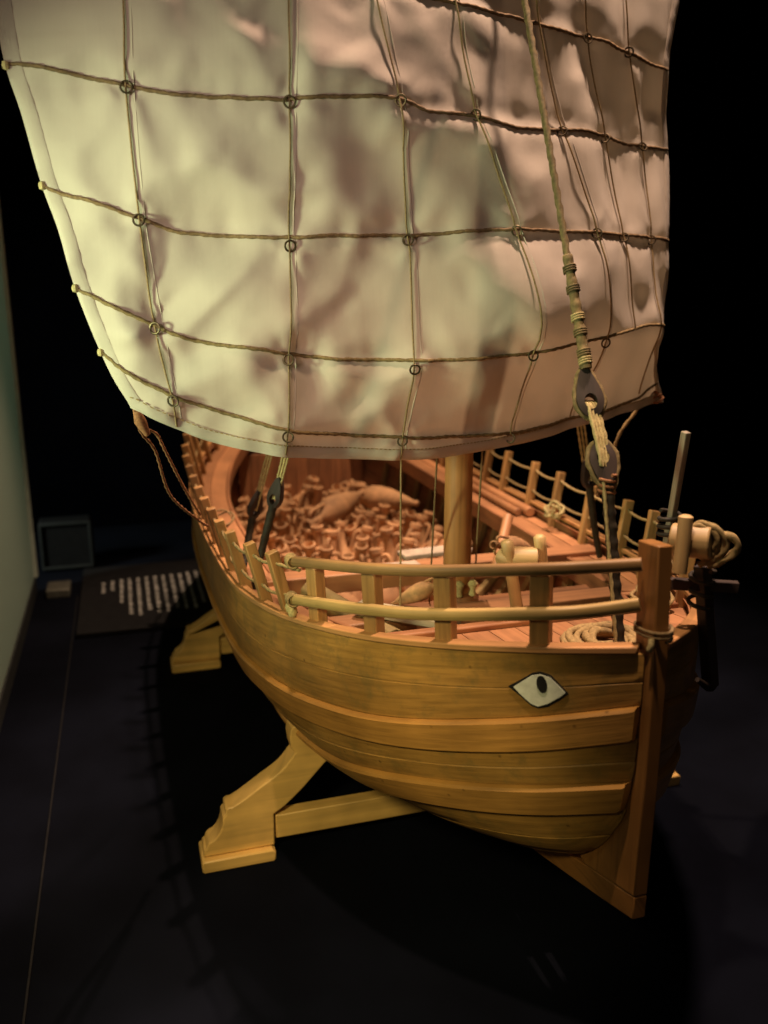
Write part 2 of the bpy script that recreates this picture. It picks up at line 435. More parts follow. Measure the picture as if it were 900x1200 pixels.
# cap strip along the sheer
def runner(xa, xb, prof, fy, fz, side, name, mat, parent, n=60, bevel=0, pw=1.0):
    """bar of rectangular section prof=(in, out, down, up) along y=side*fy(x), z=fz(x)"""
    b = MB(); rows = []; uvs = []; L = 0; prev = None
    for i in range(n+1):
        x = xa+(xb-xa)*(1-(1-i/n)**pw); c = Vector((x, fy(x), fz(x)))
        L += (c-prev).length if prev else 0; prev = c
        e = .003; t_ = Vector((2*e, fy(x+e)-fy(x-e), 0)).normalized(); nn = Vector((-t_.y, t_.x, 0))
        row = [c+nn*a+Vector((0, 0, h)) for a, h in ((prof[0], prof[2]), (prof[1], prof[2]), (prof[1], prof[3]), (prof[0], prof[3]))]
        for p in row: p.y = max(p.y, .002)*side
        rows.append(row); uvs.append([(L, 0), (L, .012), (L, .02), (L, .03)])
    b.grid(rows, uvs, True)
    b.f.append((0, 1, 2, 3)); o = n*4; b.f.append((o, o+1, o+2, o+3))
    return b.build(name, mat, parent, bevel, 35)
bq = lambda x: bx_(x)
for side in (-1, 1):
    runner(-1.22, .4045, (-.010, .0035, .0005, .0065), bq, zs, side, "cap_strip", M['cap'], ship, 80, .0012, 1.5)
# stem, keel, sternpost
b = MB(); b.prism([(.386, .495), (.390, .44), (.394, .40), (.398, .34), (.396, .285), (.385, .25), (.365, .217), (.340, .190), (.318, .174), (.340, .167), (.4188, .1905), (.4205, .30), (.4200, .40), (.4170, .44), (.4135, .497)], 'y', -.0078, .0052, True)
b.build("stem_post", M['keel'], ship, .0012, 30)
b = MB(); b.prism([(.4188, .1898), (.340, .1663), (.29, .150), (.21, .125), (.05, .093), (-.1, .079), (-.3, .073), (-.6, .079), (-.9, .102), (-1.12, .20),
                   (-1.14, .17), (-.95, .08), (-.6, .058), (-.2, .055), (.05, .070), (.21, .104), (.30, .131), (.362, .1498), (.4188, .1680)], 'y', -.0075, .0049)
b.build("keel", M['keel'], ship, .001, 30)
b = MB(); b.prism([(-1.11, .20), (-1.14, .165), (-1.2, .235), (-1.275, .42), (-1.31, .56), (-1.285, .565), (-1.25, .44), (-1.19, .30)], 'y', -.0065, .0065)
b.build("stern_post", M['keel'], ship, .001, 30)
# painted eye on the bow, both sides
def eye(side):
    def S(u, v, off):  # u along the bow in metres from the centre of the eye, v up
        x = .3555+u*.52; z = .3615+v+u*.10
        return hp(x, z, side, off)
    def patch(name, outline, off, mat, parent, flat=True):
        b = MB(); n = len(outline); cx = sum(p[0] for p in outline)/n; cy = sum(p[1] for p in outline)/n
        rings = [1, .75, .5, .25]
        rows = [[S(cx+(p[0]-cx)*k, cy+(p[1]-cy)*k, off) for p in outline] for k in rings]
        base = [S(p[0], p[1], off-.0012) for p in outline]
        b.grid([base]+rows, [[(p[0], p[1]) for p in outline]]*(len(rings)+1), True)
        o = len(b.v); b.v.append(tuple(S(cx, cy, off))); b.uv.append((0, 0)); m_ = 4*n
        for k in range(n): b.f.append((m_+k, m_+(k+1) % n, o))
        return b.build(name, mat, parent)
    def almond(g):
        pts = [(-.0315-g*3.2, .0002), (-.021, .006+g), (-.010, .0120+g), (0, .0140+g), (.010, .0115+g), (.020, .0045+g*.8), (.0275+g*1.4, -.0015),
               (.021, -.0065-g), (.010, -.0125-g), (-.001, -.0165-g), (-.010, -.0135-g), (-.021, -.0065-g)]
        q = random.Random(5); return [(p[0]+q.uniform(-.0005, .0005), p[1]+q.uniform(-.0005, .0005)-(g*.5 if p[1] < 0 and p[0] > 0 else 0)) for p in pts]
    w = patch("painted_eye", almond(.0018), .0012, M['black'], ship)
    patch("eye_white", almond(-.0003), .0019, M['white'], w)
    patch("pupil", [(.0022+.0058*math.cos(a)+.0018*math.sin(-a), .0050+.0078*math.sin(a)) for a in [2*math.pi*k/14 for k in range(14)]], .0026, M['black'], w)
eye(-1)

# decks
def deck(x0, x1, fz, width, name, th, inset, n=26, mat='deck'):
    ys = []; y = -(int(.3/width)+.5)*width
    while y < .3: ys.append(y); y += width
    for y0 in ys:
        y1 = y0+width-.0009; rows = []; uvs = []; b = MB()
        for i in range(n+1):
            x = x0+(x1-x0)*i/n; lim = bx_(x)-inset
            a = max(-lim, y0); c = min(lim, y1)
            if c-a < .002: continue
            z = fz(x); rows.append([(x, a, z-th), (x, a, z), (x, c, z), (x, c, z-th)]); uvs.append([(x, a), (x, a+.003), (x, c), (x, c+.003)])
        if len(rows) < 2: continue
        b.grid(rows, uvs, True); m_ = len(rows)*4
        b.f.append((0, 1, 2, 3)); b.f.append((m_-4, m_-3, m_-2, m_-1))
        b.build(name, M[mat], ship, smooth=0)
fdz = lambda x: .346+(x-.18)*.10
deck(.19, .396, fdz, .03, "foredeck_plank", .005, .011)
deck(-1.2, -1.0, lambda x: zs(x)-.012, .03, "afterdeck_plank", .005, .011)
deck(-.12, .18, lambda x: .185, .045, "well_plank", .006, .05, mat='inner')
yin = lambda x: max(.05, min(.224, bx_(x)-.064))
sdz = lambda x: zs(x)-.016
for side in (-1, 1):
    runner(-1.0, .08, (-.009, .011, -.007, 0), lambda x: yin(x)+.0385, sdz, side, "side_deck_plank", M['deck'], ship, 40)
    runner(-1.0, .08, (-.014, .014, -.007, 0), lambda x: yin(x)+.0145, lambda x: sdz(x)-.0006, side, "side_deck_plank", M['deck'], ship, 40)
    runner(-1.0, .12, (-.003, .003, -.028, .001), lambda x: yin(x)-.0035, sdz, side, "hold_coaming", M['inner'], ship, 40, .001)
def cross_beam(x, w, ztop, h, mat, inset=.014):
    y = bx_(x)-inset; b = MB(); b.box((x, 0, ztop-h/2), w, 2*y, h); return b.build("cross_beam", mat, ship, .002)
cross_beam(.183, .012, .353, .030, M['inner'])
cross_beam(.070, .034, .328, .024, M['deck'])
cross_beam(-.120, .036, .324, .026, M['deck'])
cross_beam(-.010, .050, .300, .030, M['inner'])
# frames against the inner skin
for side in (-1, 1):
    for k in range(20):
        x = -.94+k*.058; b = MB(); rows = []; uvs = []
        zt = zs(x)-.02; zb = zr(x)+.006; n = 12
        for i in range(n+1):
            z = zb+(zt-zb)*(i/n)**1.6
            a = hp(x, z, side, -.012); c = hp(x, z, side, -.022)
            rows.append([a-Vector((.0075, 0, 0)), a+Vector((.0075, 0, 0)), c+Vector((.0075, 0, 0)), c-Vector((.0075, 0, 0))])
            uvs.append([(z, 0), (z, .015), (z, .025), (z, .04)])
        b.grid(rows, uvs, True); o = n*4; b.f.append((0, 1, 2, 3)); b.f.append((o, o+1, o+2, o+3))
        b.build("frame", M['frame'], ship, smooth=35)
# bulkhead at the after end of the hold
y = -.20
while y < .19:
    ymax = max(abs(y), abs(y+.027)); z = .32
    while z > .09 and hy(-1.0, z) > ymax+.012: z -= .004
    b = MB(); b.box((-1.0+random.uniform(-.0012, .0012), y+.0135, (z+.332)/2), .008, .0262, .332-z); b.build("bulkhead_plank", M['inner'], ship, .001)
    y += .027
deck(-.98, -.12, lambda x: .135, .045, "hold_floor_plank", .006, .10, mat='inner')

# posts along the sheer; they lean out with the bulwark
post_pts = {}
def post(x, side, ztop, w=.0125, d=.011):
    y = bx_(x); i_, o_, l_ = (.016, .007, .004) if side < 0 else (.0135, .004, -.012)
    a = Vector((x-.004*(side > 0), side*(y-i_), zs(x)-.018)); c = Vector((x+l_, side*(y+o_), ztop))
    e = .004; t_ = Vector((1, side*(bx_(x+e)-bx_(x-e))/(2*e), 0)).normalized()
    nn = Vector((-t_.y, t_.x, 0))
    b = MB(); dz = (c-a).normalized(); yy = dz.cross(t_).normalized(); xx = yy.cross(dz)
    b.box((a+c)/2, d, w, (c-a).length, Matrix((xx, yy, dz)).transposed())
    b.build("rail_post", M['post'], ship, .0012)
    return a, c
aft = [-.052, -.118, -.185, -.252, -.325, -.40, -.475, -.55, -.625, -.70, -.775, -.85, -.92]
sp = [post(x, -1, zs(x)+.075+.03*max(0, (-.3-x))) for x in [.083, .022]+aft]
pp = [post(x, 1, zs(x)+.072) for x in [.190, .112, .034, -.049, -.16, -.267, -.36, -.471, -.55, -.64, -.73, -.82, -.91]]
def rope(pts, r, name, mat, parent, n=6, lobes=2, pitch=None, step=None):
    pitch = pitch or r*7; step = step or r*1.7
    b = MB(); b.tube(resample(pts, step), r, n, lobes, pitch); return b.build(name, mat, parent, smooth=80)
for k, pr in ((0, sp), (1, pp)):
    for q in (.86, .48):
        P = [a.lerp(c, q) for a, c in pr]; pts = []
        for u, v in zip(P, P[1:]): pts += sag(u, v, .003+random.uniform(0, .003), 6)[:-1]
        pts.append(P[-1])
        if k == 0:
            pts = [Vector((.135, -.231, .413 if q > .7 else .378))]+pts
        rope(pts, .0019, "rail_rope", M['rope'], ship, 6, 2)
# solid rails round the starboard bow
toprail = [(.402, .0135, .480), (.377, .047, .473), (.353, .079, .467), (.286, .143, .451), (.225, .188, .439), (.132, .234, .422), (.118, .239, .419)]
lowrail = [(.402, .0125, .447), (.378, .046, .436), (.354, .079, .429), (.286, .144, .411), (.225, .189, .399), (.132, .235, .381), (.120, .239, .378)]
def rail(pts, w, h, mat, name, n=8):
    P = smooth_path([(x, -y, z) for x, y, z in pts], 8); b = MB(); rows = []; uvs = []; L = 0
    for i, p in enumerate(P):
        d = (P[min(i+1, len(P)-1)]-P[max(i-1, 0)]).normalized(); s_ = Vector((0, 0, 1)).cross(d).normalized(); u = d.cross(s_)
        L += (p-P[i-1]).length if i else 0
        row = [p+s_*(w/2*math.copysign(abs(math.cos(a))**.6, math.cos(a)))+u*(h/2*math.copysign(abs(math.sin(a))**.6, math.sin(a))) for a in [2*math.pi*k/12 for k in range(12)]]
        rows.append(row); uvs.append([(L, k*.003) for k in range(12)])
    b.grid(rows, uvs, True); m_ = len(rows)*12; b.f.append(tuple(range(12))); b.f.append(tuple(range(m_-12, m_)))
    return b.build(name, mat, ship, smooth=50)
rail(toprail, .0095, .0105, M['rail'], "bow_rail")
rail(lowrail, .0095, .0108, M['railp'], "bow_rail")
def bow_post(x, ztop):
    y = bx_(x); a = Vector((x-.003, -(y-.013), zs(x)-.02)); c = Vector((x, -(y-.008), ztop))
    e = .004; t_ = Vector((1, -(bx_(x+e)-bx_(x-e))/(2*e), 0)).normalized(); dz = (c-a).normalized(); yy = dz.cross(t_).normalized(); xx = yy.cross(dz)
    b = MB(); b.box((a+c)/2, .017, .0125, (c-a).length, Matrix((xx, yy, dz)).transposed()); b.build("rail_post", M['post'], ship, .0012)
for x, zt in ((.139, .418), (.217, .433), (.284, .447), (.348, .462)): bow_post(x, zt)
# lashings at the after ends of the rails, two little toggles
for (x, y, z) in ((.126, -.237, .4205), (.128, -.238, .380)):
    b = MB(); pts = []
    for k in range(60):
        a = k*.55; pts.append((x-.008+k*.00026, y+.0060*math.cos(a), z+.0060*math.sin(a)))
    b.tube(pts, .0012, 5); b.build("lashing", M['rope'], ship, smooth=80)
for dx in (0, .013):
    b = MB(); b.lathe([(0, -.0062), (.0042, -.005), (.0055, 0), (.0042, .005), (0, .0062)], 10); b.move(Matrix.Translation((.102+dx, -.236, .3625))); b.build("toggle", M['ropep'], ship)

# mast, bitts, cleats
b = MB(); b.tube([(-.012, 0, .20+i*.115) for i in range(11)], .0176, 20, taper=lambda q: 1-.35*q**2); b.build("mast", M['mast'], ship, smooth=60)
b = MB(); b.lathe([(.0265, 0), (.0285, .004), (.0285, .020), (.024, .026), (.0150, .027)], 20); b.move(Matrix.Translation((-.012, 0, .292))); b.build("mast_collar", M['inner'], ship)
for p0, p1 in (((.170, .001, .335), (.170, -.019, .437)), ((.171, .033, .335), (.171, .018, .440))):
    b = MB(); q0 = Vector(p0); q1 = Vector(p1); b.tube([q0.lerp(q1, i/8) for i in range(8)]+[q0.lerp(q1, .975), q1], .0066, 12, taper=lambda q: 1 if q < .9 else (.9 if q < .97 else .5)); b.build("bitt_peg", M['peg'], ship, smooth=60)
b = MB(); b.tube([(.160, -.018, .4155), (.162, -.0175, .4155), (.174, .014, .4145), (.1745, .0155, .4145)], .0125, 16, taper=lambda q: .8 if q in (0, 1) else 1); b.build("bitt_roller", M['peg'], ship, smooth=50)
for y in (-.006, .012):
    b = MB(); b.lathe([(.002, 0), (.0045, .002), (.0034, .010), (.006, .014), (.0065, .017), (.003, .021), (0, .0215)], 12); b.move(Matrix.Translation((.012, y, .318))); b.build("belaying_pin", M['ropep'], ship)
# catshead roller, peg and sprit behind the stem
b = MB(); b.tube([(.342, .056, .478), (.366, .078, .480)], .0145, 18); b.build("bow_roller", M['peg'], ship, .0015, 50)
b = MB(); b.tube([(.364, .050, .455), (.362, .053, .487), (.361, .054, .503), (.361, .054, .5045)], .0062, 12, taper=lambda q: 1 if q < .9 else .6); b.build("bow_peg", M['peg'], ship, smooth=50)
b = MB(); b.bar((.262, .105, .40), (.287, .102, .562), .0065, .0075, (1, 0, 0)); b.build("sprit_pole", M['greywood'], ship, .001)
b = MB(); pts = [(.271+.010*math.cos(k*.5), .104+.010*math.sin(k*.5), .455+k*.0006) for k in range(46)]; b.tube(pts, .0022, 6); b.build("pole_lashing", M['tar'], ship, smooth=80)

# ------------------------------------------------------------------ sail
yL = interp([.50, .5795, .606, .634, .69, .74, .78, .84, .879, .924, 1.0, 1.15], [-.36, -.3825, -.396, -.407, -.424, -.4345, -.4455, -.4575, -.467, -.471, -.474, -.478])
yR = interp([.50, .5406, .575, .6015, .624, .6546, .70, .7535, .8567, .9502, .998, 1.0272, 1.15], [.335, .332, .302, .268, .245, .2576, .266, .2709, .2760, .2645, .2706, .2766, .285])
zB = interp([-.45, -.3825, -.3636, -.343, -.3132, -.2765, -.2383, -.1798, -.1009, -.0358, .0352, .1013, .1766, .2508, .336], [.590, .5795, .5695, .5593, .546, .536, .5279, .5203, .5136, .5132, .5173, .5219, .5322, .5386, .5406])
ZT = 1.11
def fold(p, q, w, amp, y, z):
    """a ridge from p to q, half width w"""
    dx, dz = q[0]-p[0], q[1]-p[1]; L2 = dx*dx+dz*dz
    u = ((y-p[0])*dx+(z-p[1])*dz)/L2; uc = max(0, min(1, u))
    d = math.hypot(y-p[0]-dx*uc, z-p[1]-dz*uc)
    return amp*math.exp(-(d/w)**2)
RINGS0 = [(-.369, .8614), (-.2285, .8536), (-.1244, .8616), (-.0414, .8566), (.0733, .8541), (.1812, .9514), (.1149, .9541), (-.3648, .7517), (-.2312, .7302), (-.112, .7384), (.0019, .7488), (.1094, .7507), (-.3575, .6558), (-.2348, .6254), (-.1101, .6139), (.0237, .6245), (.1286, .6345), (-.346, .589), (-.2384, .551), (-.1117, .5368), (.0305, .5275), (.145, .856), (.212, .855), (.165, .750), (.222, .750), (-.23, .96), (-.36, .97), (-.14, .96)]
def crease(c, y, z):
    """a fold that fades out along its length and widens as it goes"""
    p, q, w, amp = c[:4]; dx, dz = q[0]-p[0], q[1]-p[1]
    u = ((y-p[0])*dx+(z-p[1])*dz)/(dx*dx+dz*dz)
    if u < -.15 or u > 1: return 0
    uc = max(0, u); n_ = (y-p[0])*dz-(z-p[1])*dx; L = math.hypot(dx, dz); d = n_/L+.10*L*math.sin(uc*3+c[4])-.10*L*math.sin(c[4])
    w = w*(.6+.9*uc); f_ = (sst(-.15, .12, u)*(1-uc)**1.2) if c[5] else math.sin(math.pi*uc)**1.5
    return amp*f_*math.exp(-(d/w)**2)
rc = random.Random(21); CREASE = []
for y, z in RINGS0:
    a0 = rc.uniform(0, 6.28)
    for k in range(5):
        a = a0+k*1.257+rc.uniform(-.4, .4); L = rc.uniform(.035, .085); d0 = .012
        am = rc.choice((1, 1, -1))*rc.uniform(.0022, .0050)*(1.25 if y < -.1 else .7)
        CREASE.append(((y+d0*math.cos(a), z+d0*math.sin(a)), (y+L*math.cos(a), z+L*math.sin(a)), rc.uniform(.008, .014), am*.65, rc.uniform(0, 6), 1))
for k in range(80):
    y, z, a, L = rc.uniform(-.46, .05), rc.uniform(.55, 1.0), rc.uniform(0, 3.14), rc.uniform(.03, .08)
    CREASE.append(((y, z), (y+L*math.cos(a), z+L*math.sin(a)), rc.uniform(.010, .020), rc.choice((-1, 1))*rc.uniform(.0015, .0040), rc.uniform(0, 6), 0))
CELL = {}
for c in CREASE:
    for iy in range(int((min(c[0][0], c[1][0])-.04+1)//.05), int((max(c[0][0], c[1][0])+.04+1)//.05)+1):
        for iz in range(int((min(c[0][1], c[1][1])-.04)//.05), int((max(c[0][1], c[1][1])+.04)//.05)+1): CELL.setdefault((iy, iz), []).append(c)
FOLDS = [((-.20, .885), (.02, .80), .030, .010), ((-.03, .70), (.10, .68), .045, .014), ((.10, .90), (.13, .72), .022, .008), ((.20, .93), (.20, .70), .018, .006),
         ((-.10, .62), (.06, .66), .035, .010), ((.16, .645), (.22, .645), .022, .006), ((.245, .88), (.25, .72), .014, .005),
         ((-.36, .58), (-.22, .66), .018, .005), ((-.38, .60), (-.36, .74), .016, .004), ((-.33, .92), (-.20, .80), .035, .007),
         ((-.15, .56), (-.10, .62), .018, .005), ((-.22, .55), (-.28, .64), .020, .004), ((.05, .54), (-.05, .62), .022, .006), ((-.43, .70), (-.30, .70), .028, .004),
         ((-.43, .82), (-.33, .80), .028, .004), ((.33, .545), (.22, .66), .020, .008), ((-.16, .76), (-.26, .69), .03, .005)]
def sst(a, c, v):
    u = max(0, min(1, (v-a)/(c-a))); return u*u*(3-2*u)
def sx(y, z, wr=True):
    h = (z-.5)/.6; q = 1-.25*((.2-h)/.2)**2 if h < .2 else 1-((h-.2)/.8)**8
    q = max(0, min(1, q)); t = max(-1.2, min(1.2, (y+.02)/.37))
    x = -.27*(y+.02)*(1-.5*max(0, min(1, (z-.9)/.3)))+.095*q*(1-abs(t)**2.2)
    x += .052*sst(-.16, .06, y)*(1-.5*sst(.2, .34, y))*(1-sst(.64, .92, z))*sst(.54, .65, z)
    if wr:
        for f in FOLDS: x += fold(f[0], f[1], f[2], f[3], y, z)
        k = 1 if z < 1.0 else max(0, (1.1-z)*10)
        def rid(a, c, e): return math.sqrt(noise.noise(Vector((a, c, e)))**2+.006)
        x += k*.007*noise.noise(Vector((y*6, z*6, 3.1)))-k*(.005+.025*(1-sst(-.32, -.08, y)))*(rid(y*6.5+z*3, z*6, 9.2)-.2)-k*(.004+.016*(1-sst(-.32, -.08, y)))*(rid(y*13-z*5, z*11, 5.5)-.2)
        for c in CELL.get((int((y+1)//.05), int(z//.05)), ()): x += k*crease(c, y, z)
        rgt = max(0, min(1, (y-.02)/.12))
        x += k*(.0055-.003*rgt)*noise.noise(Vector((y*17+z*6, z*14, 7.7)))
        x += k*rgt*.010*noise.noise(Vector((y*22+z*3, z*5.5, 1.7)))
        for zb in (.54, .627, .745, .858, .957):   # puckers where the bands are stitched on
            d = (z-zb-.03*max(0, -(y+.25)))/.022
            if abs(d) < 2.5: x += k*(.0034-.0033*rgt)*noise.noise(Vector((y*44, z*8, zb*7)))*math.exp(-d*d)
        # cloth drawn in along the bands
        for zb in (.54, .627, .745, .86, .965): x -= (.0035-.0022*rgt)*math.exp(-((z-zb-.03*max(0, -(y+.25)))/.012)**2)
    return x
sail = thing("square_sail", "cream cloth square sail billowing forward with brown rope bands", "sail", (0, -.05, .52))
NS, NT = 200, 190
rows = []; uvs = []
def syz(s_, t_):
    y = -.4+.7*s_; z = .5
    for _ in range(8):
        z = zB(y)+(ZT-zB(y))*t_; y = yL(z)+(yR(z)-yL(z))*s_
    return y, z
b = MB()
for j in range(NT+1):
    row = []; u = []
    for i in range(NS+1):
        y, z = syz(i/NS, j/NT); row.append((sx(y, z), y, z)); u.append((y, z))
    rows.append(row); uvs.append(u)
b.grid(rows, uvs)
b.build("sail_cloth", M['sail'], sail, smooth=180)
# turned hems: a doubled strip round foot and leeches
def hem(fn, n, name):
    b = MB(); rows = []; uvs = []
    for i in range(n+1):
        (y0, z0), (y1, z1) = fn(i/n)
        r_ = []
        for k, o in ((0, -.0012), (0, .0018), (.3, .0022), (.8, .0018), (1, .0004)):
            y = y0+(y1-y0)*k; z = z0+(z1-z0)*k; r_.append((sx(y, z)+o+.0006*noise.noise(Vector((y*130, z*130, k))), y, z))
        rows.append(r_); uvs.append([(y0+.1*k, z0+.02*k) for k in range(5)])
    b.grid(rows, uvs); return b.build(name, M['sail'], sail, smooth=70)
hem(lambda q: (syz(q, -.0015), syz(q, .020)), 160, "foot_hem")
hem(lambda q: (syz(-.002, q), syz(.017, q)), 140, "side_hem")
hem(lambda q: (syz(1.002, q), syz(.985, q)), 140, "side_hem")
b = MB()
for i in range(150):   # stitches along the foot hem
    y, z = syz(.005+i*.0066, .0195); y2, z2 = syz(.005+i*.0066+.0036, .0195)
    b.bar((sx(y, z)+.0026, y, z), (sx(y2, z2)+.0026, y2, z2), .0009, .0009, (1, 0, 0))
b.build("stitching", M['rope'], sail)
BANDS = [[(-.471, .985), (-.40, .972), (-.30, .964), (-.20, .960), (-.0624, .9575), (.0079, .9548), (.0643, .9532), (.1149, .9541), (.1814, .9497), (.2620, .9458)],
 [(-.4685, .8810), (-.4228, .8736), (-.369, .8614), (-.3314, .8552), (-.2876, .8538), (-.2285, .8546), (-.1789, .8593), (-.1244, .8616), (-.0916, .8541), (-.0414, .8542), (.0089, .8496), (.0733, .8541), (.1348, .8574), (.191, .8539), (.2755, .8593)],
 [(-.4459, .7795), (-.4282, .7714), (-.3958, .7626), (-.3648, .7517), (-.3305, .7409), (-.2852, .7377), (-.2318, .7362), (-.1805, .7389), (-.112, .7408), (-.0531, .7456), (.0019, .7488), (.0609, .7492), (.1136, .75), (.1839, .751), (.2710, .7506)],
 [(-.4239, .6897), (-.3949, .6744), (-.3575, .6558), (-.3206, .6416), (-.2736, .6356), (-.2348, .6286), (-.182, .6227), (-.1102, .6207), (-.0502, .621), (.0237, .6255), (.0772, .6332), (.1317, .6401), (.2042, .6509), (.2540, .6479)],
 [(-.4058, .6316), (-.3841, .6125), (-.3466, .5922), (-.3079, .5769), (-.2677, .5641), (-.2341, .5542), (-.181, .5461), (-.1108, .5386), (-.0392, .5336), (.0296, .5313), (.098, .5351), (.1738, .5424), (.246, .5529), (.3055, .5701)]]
def on_sail(pts, off, n=8):
    P = smooth_path([(0, y, z) for y, z in pts], n)
    return [Vector((sx(p.y, p.z)+off, p.y, p.z)) for p in P]
for k, B in enumerate(BANDS):
    P = on_sail(B, .0014)
    for p in P: p.z += .0012*noise.noise(p*60)
    rope(P, .0018, "band_rope", M['band'] if k < 3 else M['bandl'], sail, 6, 2, .011, .0030)
BR = [[(-.364, 1.09), (-.3662, .9297), (-.369, .8614), (-.3648, .7517), (-.3575, .6558), (-.346, .589), (-.3429, .561)],
      [(-.220, 1.09), (-.2267, .9372), (-.2285, .8546), (-.2312, .7302), (-.2348, .6254), (-.2384, .5491), (-.240, .530)],
      [(-.16, 1.09), (-.1415, .9463), (-.1244, .8616), (-.112, .7384), (-.1101, .6139), (-.1117, .5368), (-.113, .515)],
      [(-.07, 1.09), (-.0576, .9583), (-.0414, .8566), (.0019, .7488), (.0237, .6255), (.0305, .5271)],
      [(.02, 1.09), (.0391, .9747), (.0733, .8541), (.1094, .7507), (.1286, .6353), (.130, .540)],
      [(.10, 1.09), (.1149, .9541), (.145, .855), (.165, .751), (.175, .646)],
      [(.17, 1.09), (.1812, .9514), (.212, .855), (.222, .751), (.225, .649), (.250, .56)]]
for k, B in enumerate(BR):
    b = MB(); b.tube(resample(on_sail(B, .0036 if k > 2 else .0024), .006), .00095, 6); b.build("brail_line", M['brail'] if k < 3 else M['rope'], sail, smooth=80)
for k, B in enumerate(BR[:5]):   # sewn seams between the cloth panels beside the lines
    P = [(y+.007+.0015*math.sin(z*40+k), z) for y, z in B]
    b = MB(); b.tube(resample(on_sail(P, -.0001), .006), .0006, 6); b.build("panel_seam", M['sail'], sail, smooth=80)
RINGS = [(-.369, .8614), (-.2285, .8536), (-.1244, .8616), (-.0414, .8566), (.0733, .8541), (.1812, .9514), (.1149, .9541), (-.3648, .7517), (-.2312, .7302), (-.112, .7384), (.0019, .7488), (.1094, .7507), (-.3575, .6558), (-.2348, .6254), (-.1101, .6139), (.0237, .6245), (.1286, .6345), (-.346, .589), (-.2384, .551), (-.1117, .5368), (.0305, .5275), (.145, .856), (.212, .855), (.165, .750), (.222, .750)]
rg = MB(); P = [(0, .0050*math.cos(a), .0050*math.sin(a)-.002) for a in [2*math.pi*k/16 for k in range(17)]]; rg.tube(P, .0010, 6, cap=False)
ring_me = rg.mesh("brail_ring", M['iron'])
for k, (y, z) in enumerate(RINGS):
    o = bpy.data.objects.new("brail_ring", ring_me); col.objects.link(o); o.parent = sail
    o.location = Vector((sx(y, z)+.0045, y, z))-Vector(sail.location)
    o.rotation_euler = (random.uniform(-.3, .3), random.uniform(-.5, .3), -.3+random.uniform(-.5, .5))
for z in (.8785, .7791, .6897, .6316):  # eyes at the left leech where the bands end
    y = yL(z)-.001; b = MB(); b.lathe([(0, -.004), (.0026, -.003), (.0034, 0), (.0026, .003), (0, .004)], 8); b.move(Matrix.Translation((sx(y, z)+.002, y, z))); b.build("band_knot", M['ropep'], sail)
b = MB(); yd = [(sx(y, ZT, False)+.012, y, ZT+.014) for y in [-.62+i*.06 for i in range(20)]]; b.tube(yd, .013, 14, taper=lambda q: 1-.5*(2*q-1)**2); b.build("yard", M['mast'], sail, smooth=60)
b = MB()
for i in range(24):
    y = -.46+i*.0325; c = Vector((sx(y, ZT, False)+.012, y, ZT+.012)); b.tube([c+Vector((.0165*math.cos(a), .006*math.sin(a*.5), .018*math.sin(a))) for a in [2*math.pi*k/12 for k in range(13)]], .0013, 5)
b.build("yard_lashing", M['rope'], sail)

# ------------------------------------------------------------------ rigging
def deadeye_mesh(s=1.0):
    """a flat pear-shaped block with one big hole"""
    b = MB(); n = 20; out = []; inn = []
    for k in range(n):
        a = 2*math.pi*k/n; yy = math.sin(a); zz = math.cos(a)
        wz = .019*zz if zz < 0 else .030*zz
        out.append((.0125*yy*(1-.38*max(0, zz)), wz)); inn.append((.0058*yy, .0075*zz-.004))
    rows = []
    for ring, x in ((inn, -.006), (out, -.0045), (out, .0045), (inn, .006), (inn, -.006)):
        rows.append([Vector((x, p[0], p[1]))*s for p in ring])
    b.grid(rows, [[(p.z, p.y+p.x) for p in r] for r in rows], True); return b
def place(b, c, up, yawd=0):
    up = Vector(up).normalized(); y = up.cross(Vector((math.cos(yawd), math.sin(yawd), 0))).normalized(); x = y.cross(up)
    return b.move(Matrix.Translation(c) @ Matrix((x, y, up)).transposed().to_4x4())
masthead = Vector((-.010, 0, 1.27))
fs = thing("forestay", "thick greenish forestay rope with two dark deadeyes in front of the sail", "rope rigging", (.335, .014, .38))
D1 = Vector((.266, .012, .593)); D2 = Vector((.292, .014, .540)); foot = Vector((.336, .015, .385))
rope([masthead, Vector((.106, .010, .962)), Vector((.163, .010, .837)), Vector((.216, .010, .719)), D1+Vector((-.010, 0, .030))], .0031, "stay_rope", M['stay'], fs, 9, 3, .016, .004)
b = MB(); q0 = Vector((.216, .010, .719)); q1 = D1+Vector((-.008, 0, .026))
b.tube([q0.lerp(q1, i/80) for i in range(81)], .0050, 9, taper=lambda q: .92+.05*math.sin(q*60)+.05*math.sin(q*31)+.12*q); b.build("stay_serving", M['stay'], fs, smooth=80)
for q in (.12, .30, .55, .68, .86, .93):
    c = q0.lerp(q1, q); b = MB(); d = (q1-q0).normalized(); u = d.orthogonal().normalized(); w = d.cross(u)
    b.tube([c+d*(.0010*(k-14)/4)+(u*math.cos(k*.7)+w*math.sin(k*.7))*.0056 for k in range(28)], .0011, 5); b.build("seizing", M['ropep'] if q in (.55, .93) else M['stay'], fs, smooth=80)
for dd, up_ in ((D1, D1-D2), (D2, D2-D1)):   # rope strop round each deadeye
    up_ = up_.normalized(); yy = up_.cross(Vector((math.cos(-.3), math.sin(-.3), 0))).normalized(); pts = []
    for k in range(25):
        a = 2*math.pi*k/24; zz = math.cos(a); pts.append(dd+yy*(.0132*.98*math.sin(a)*(1-.38*max(0, zz)))+up_*((.0195 if zz < 0 else .030)*.98*zz))
    b = MB(); b.tube(resample(pts, .003), .0026, 7, 2, .014, cap=False); b.build("grommet", M['stay'], fs, smooth=80)
place(b := deadeye_mesh(.98), D1, D1-D2, -.3); b.build("deadeye", M['darkwood'], fs)
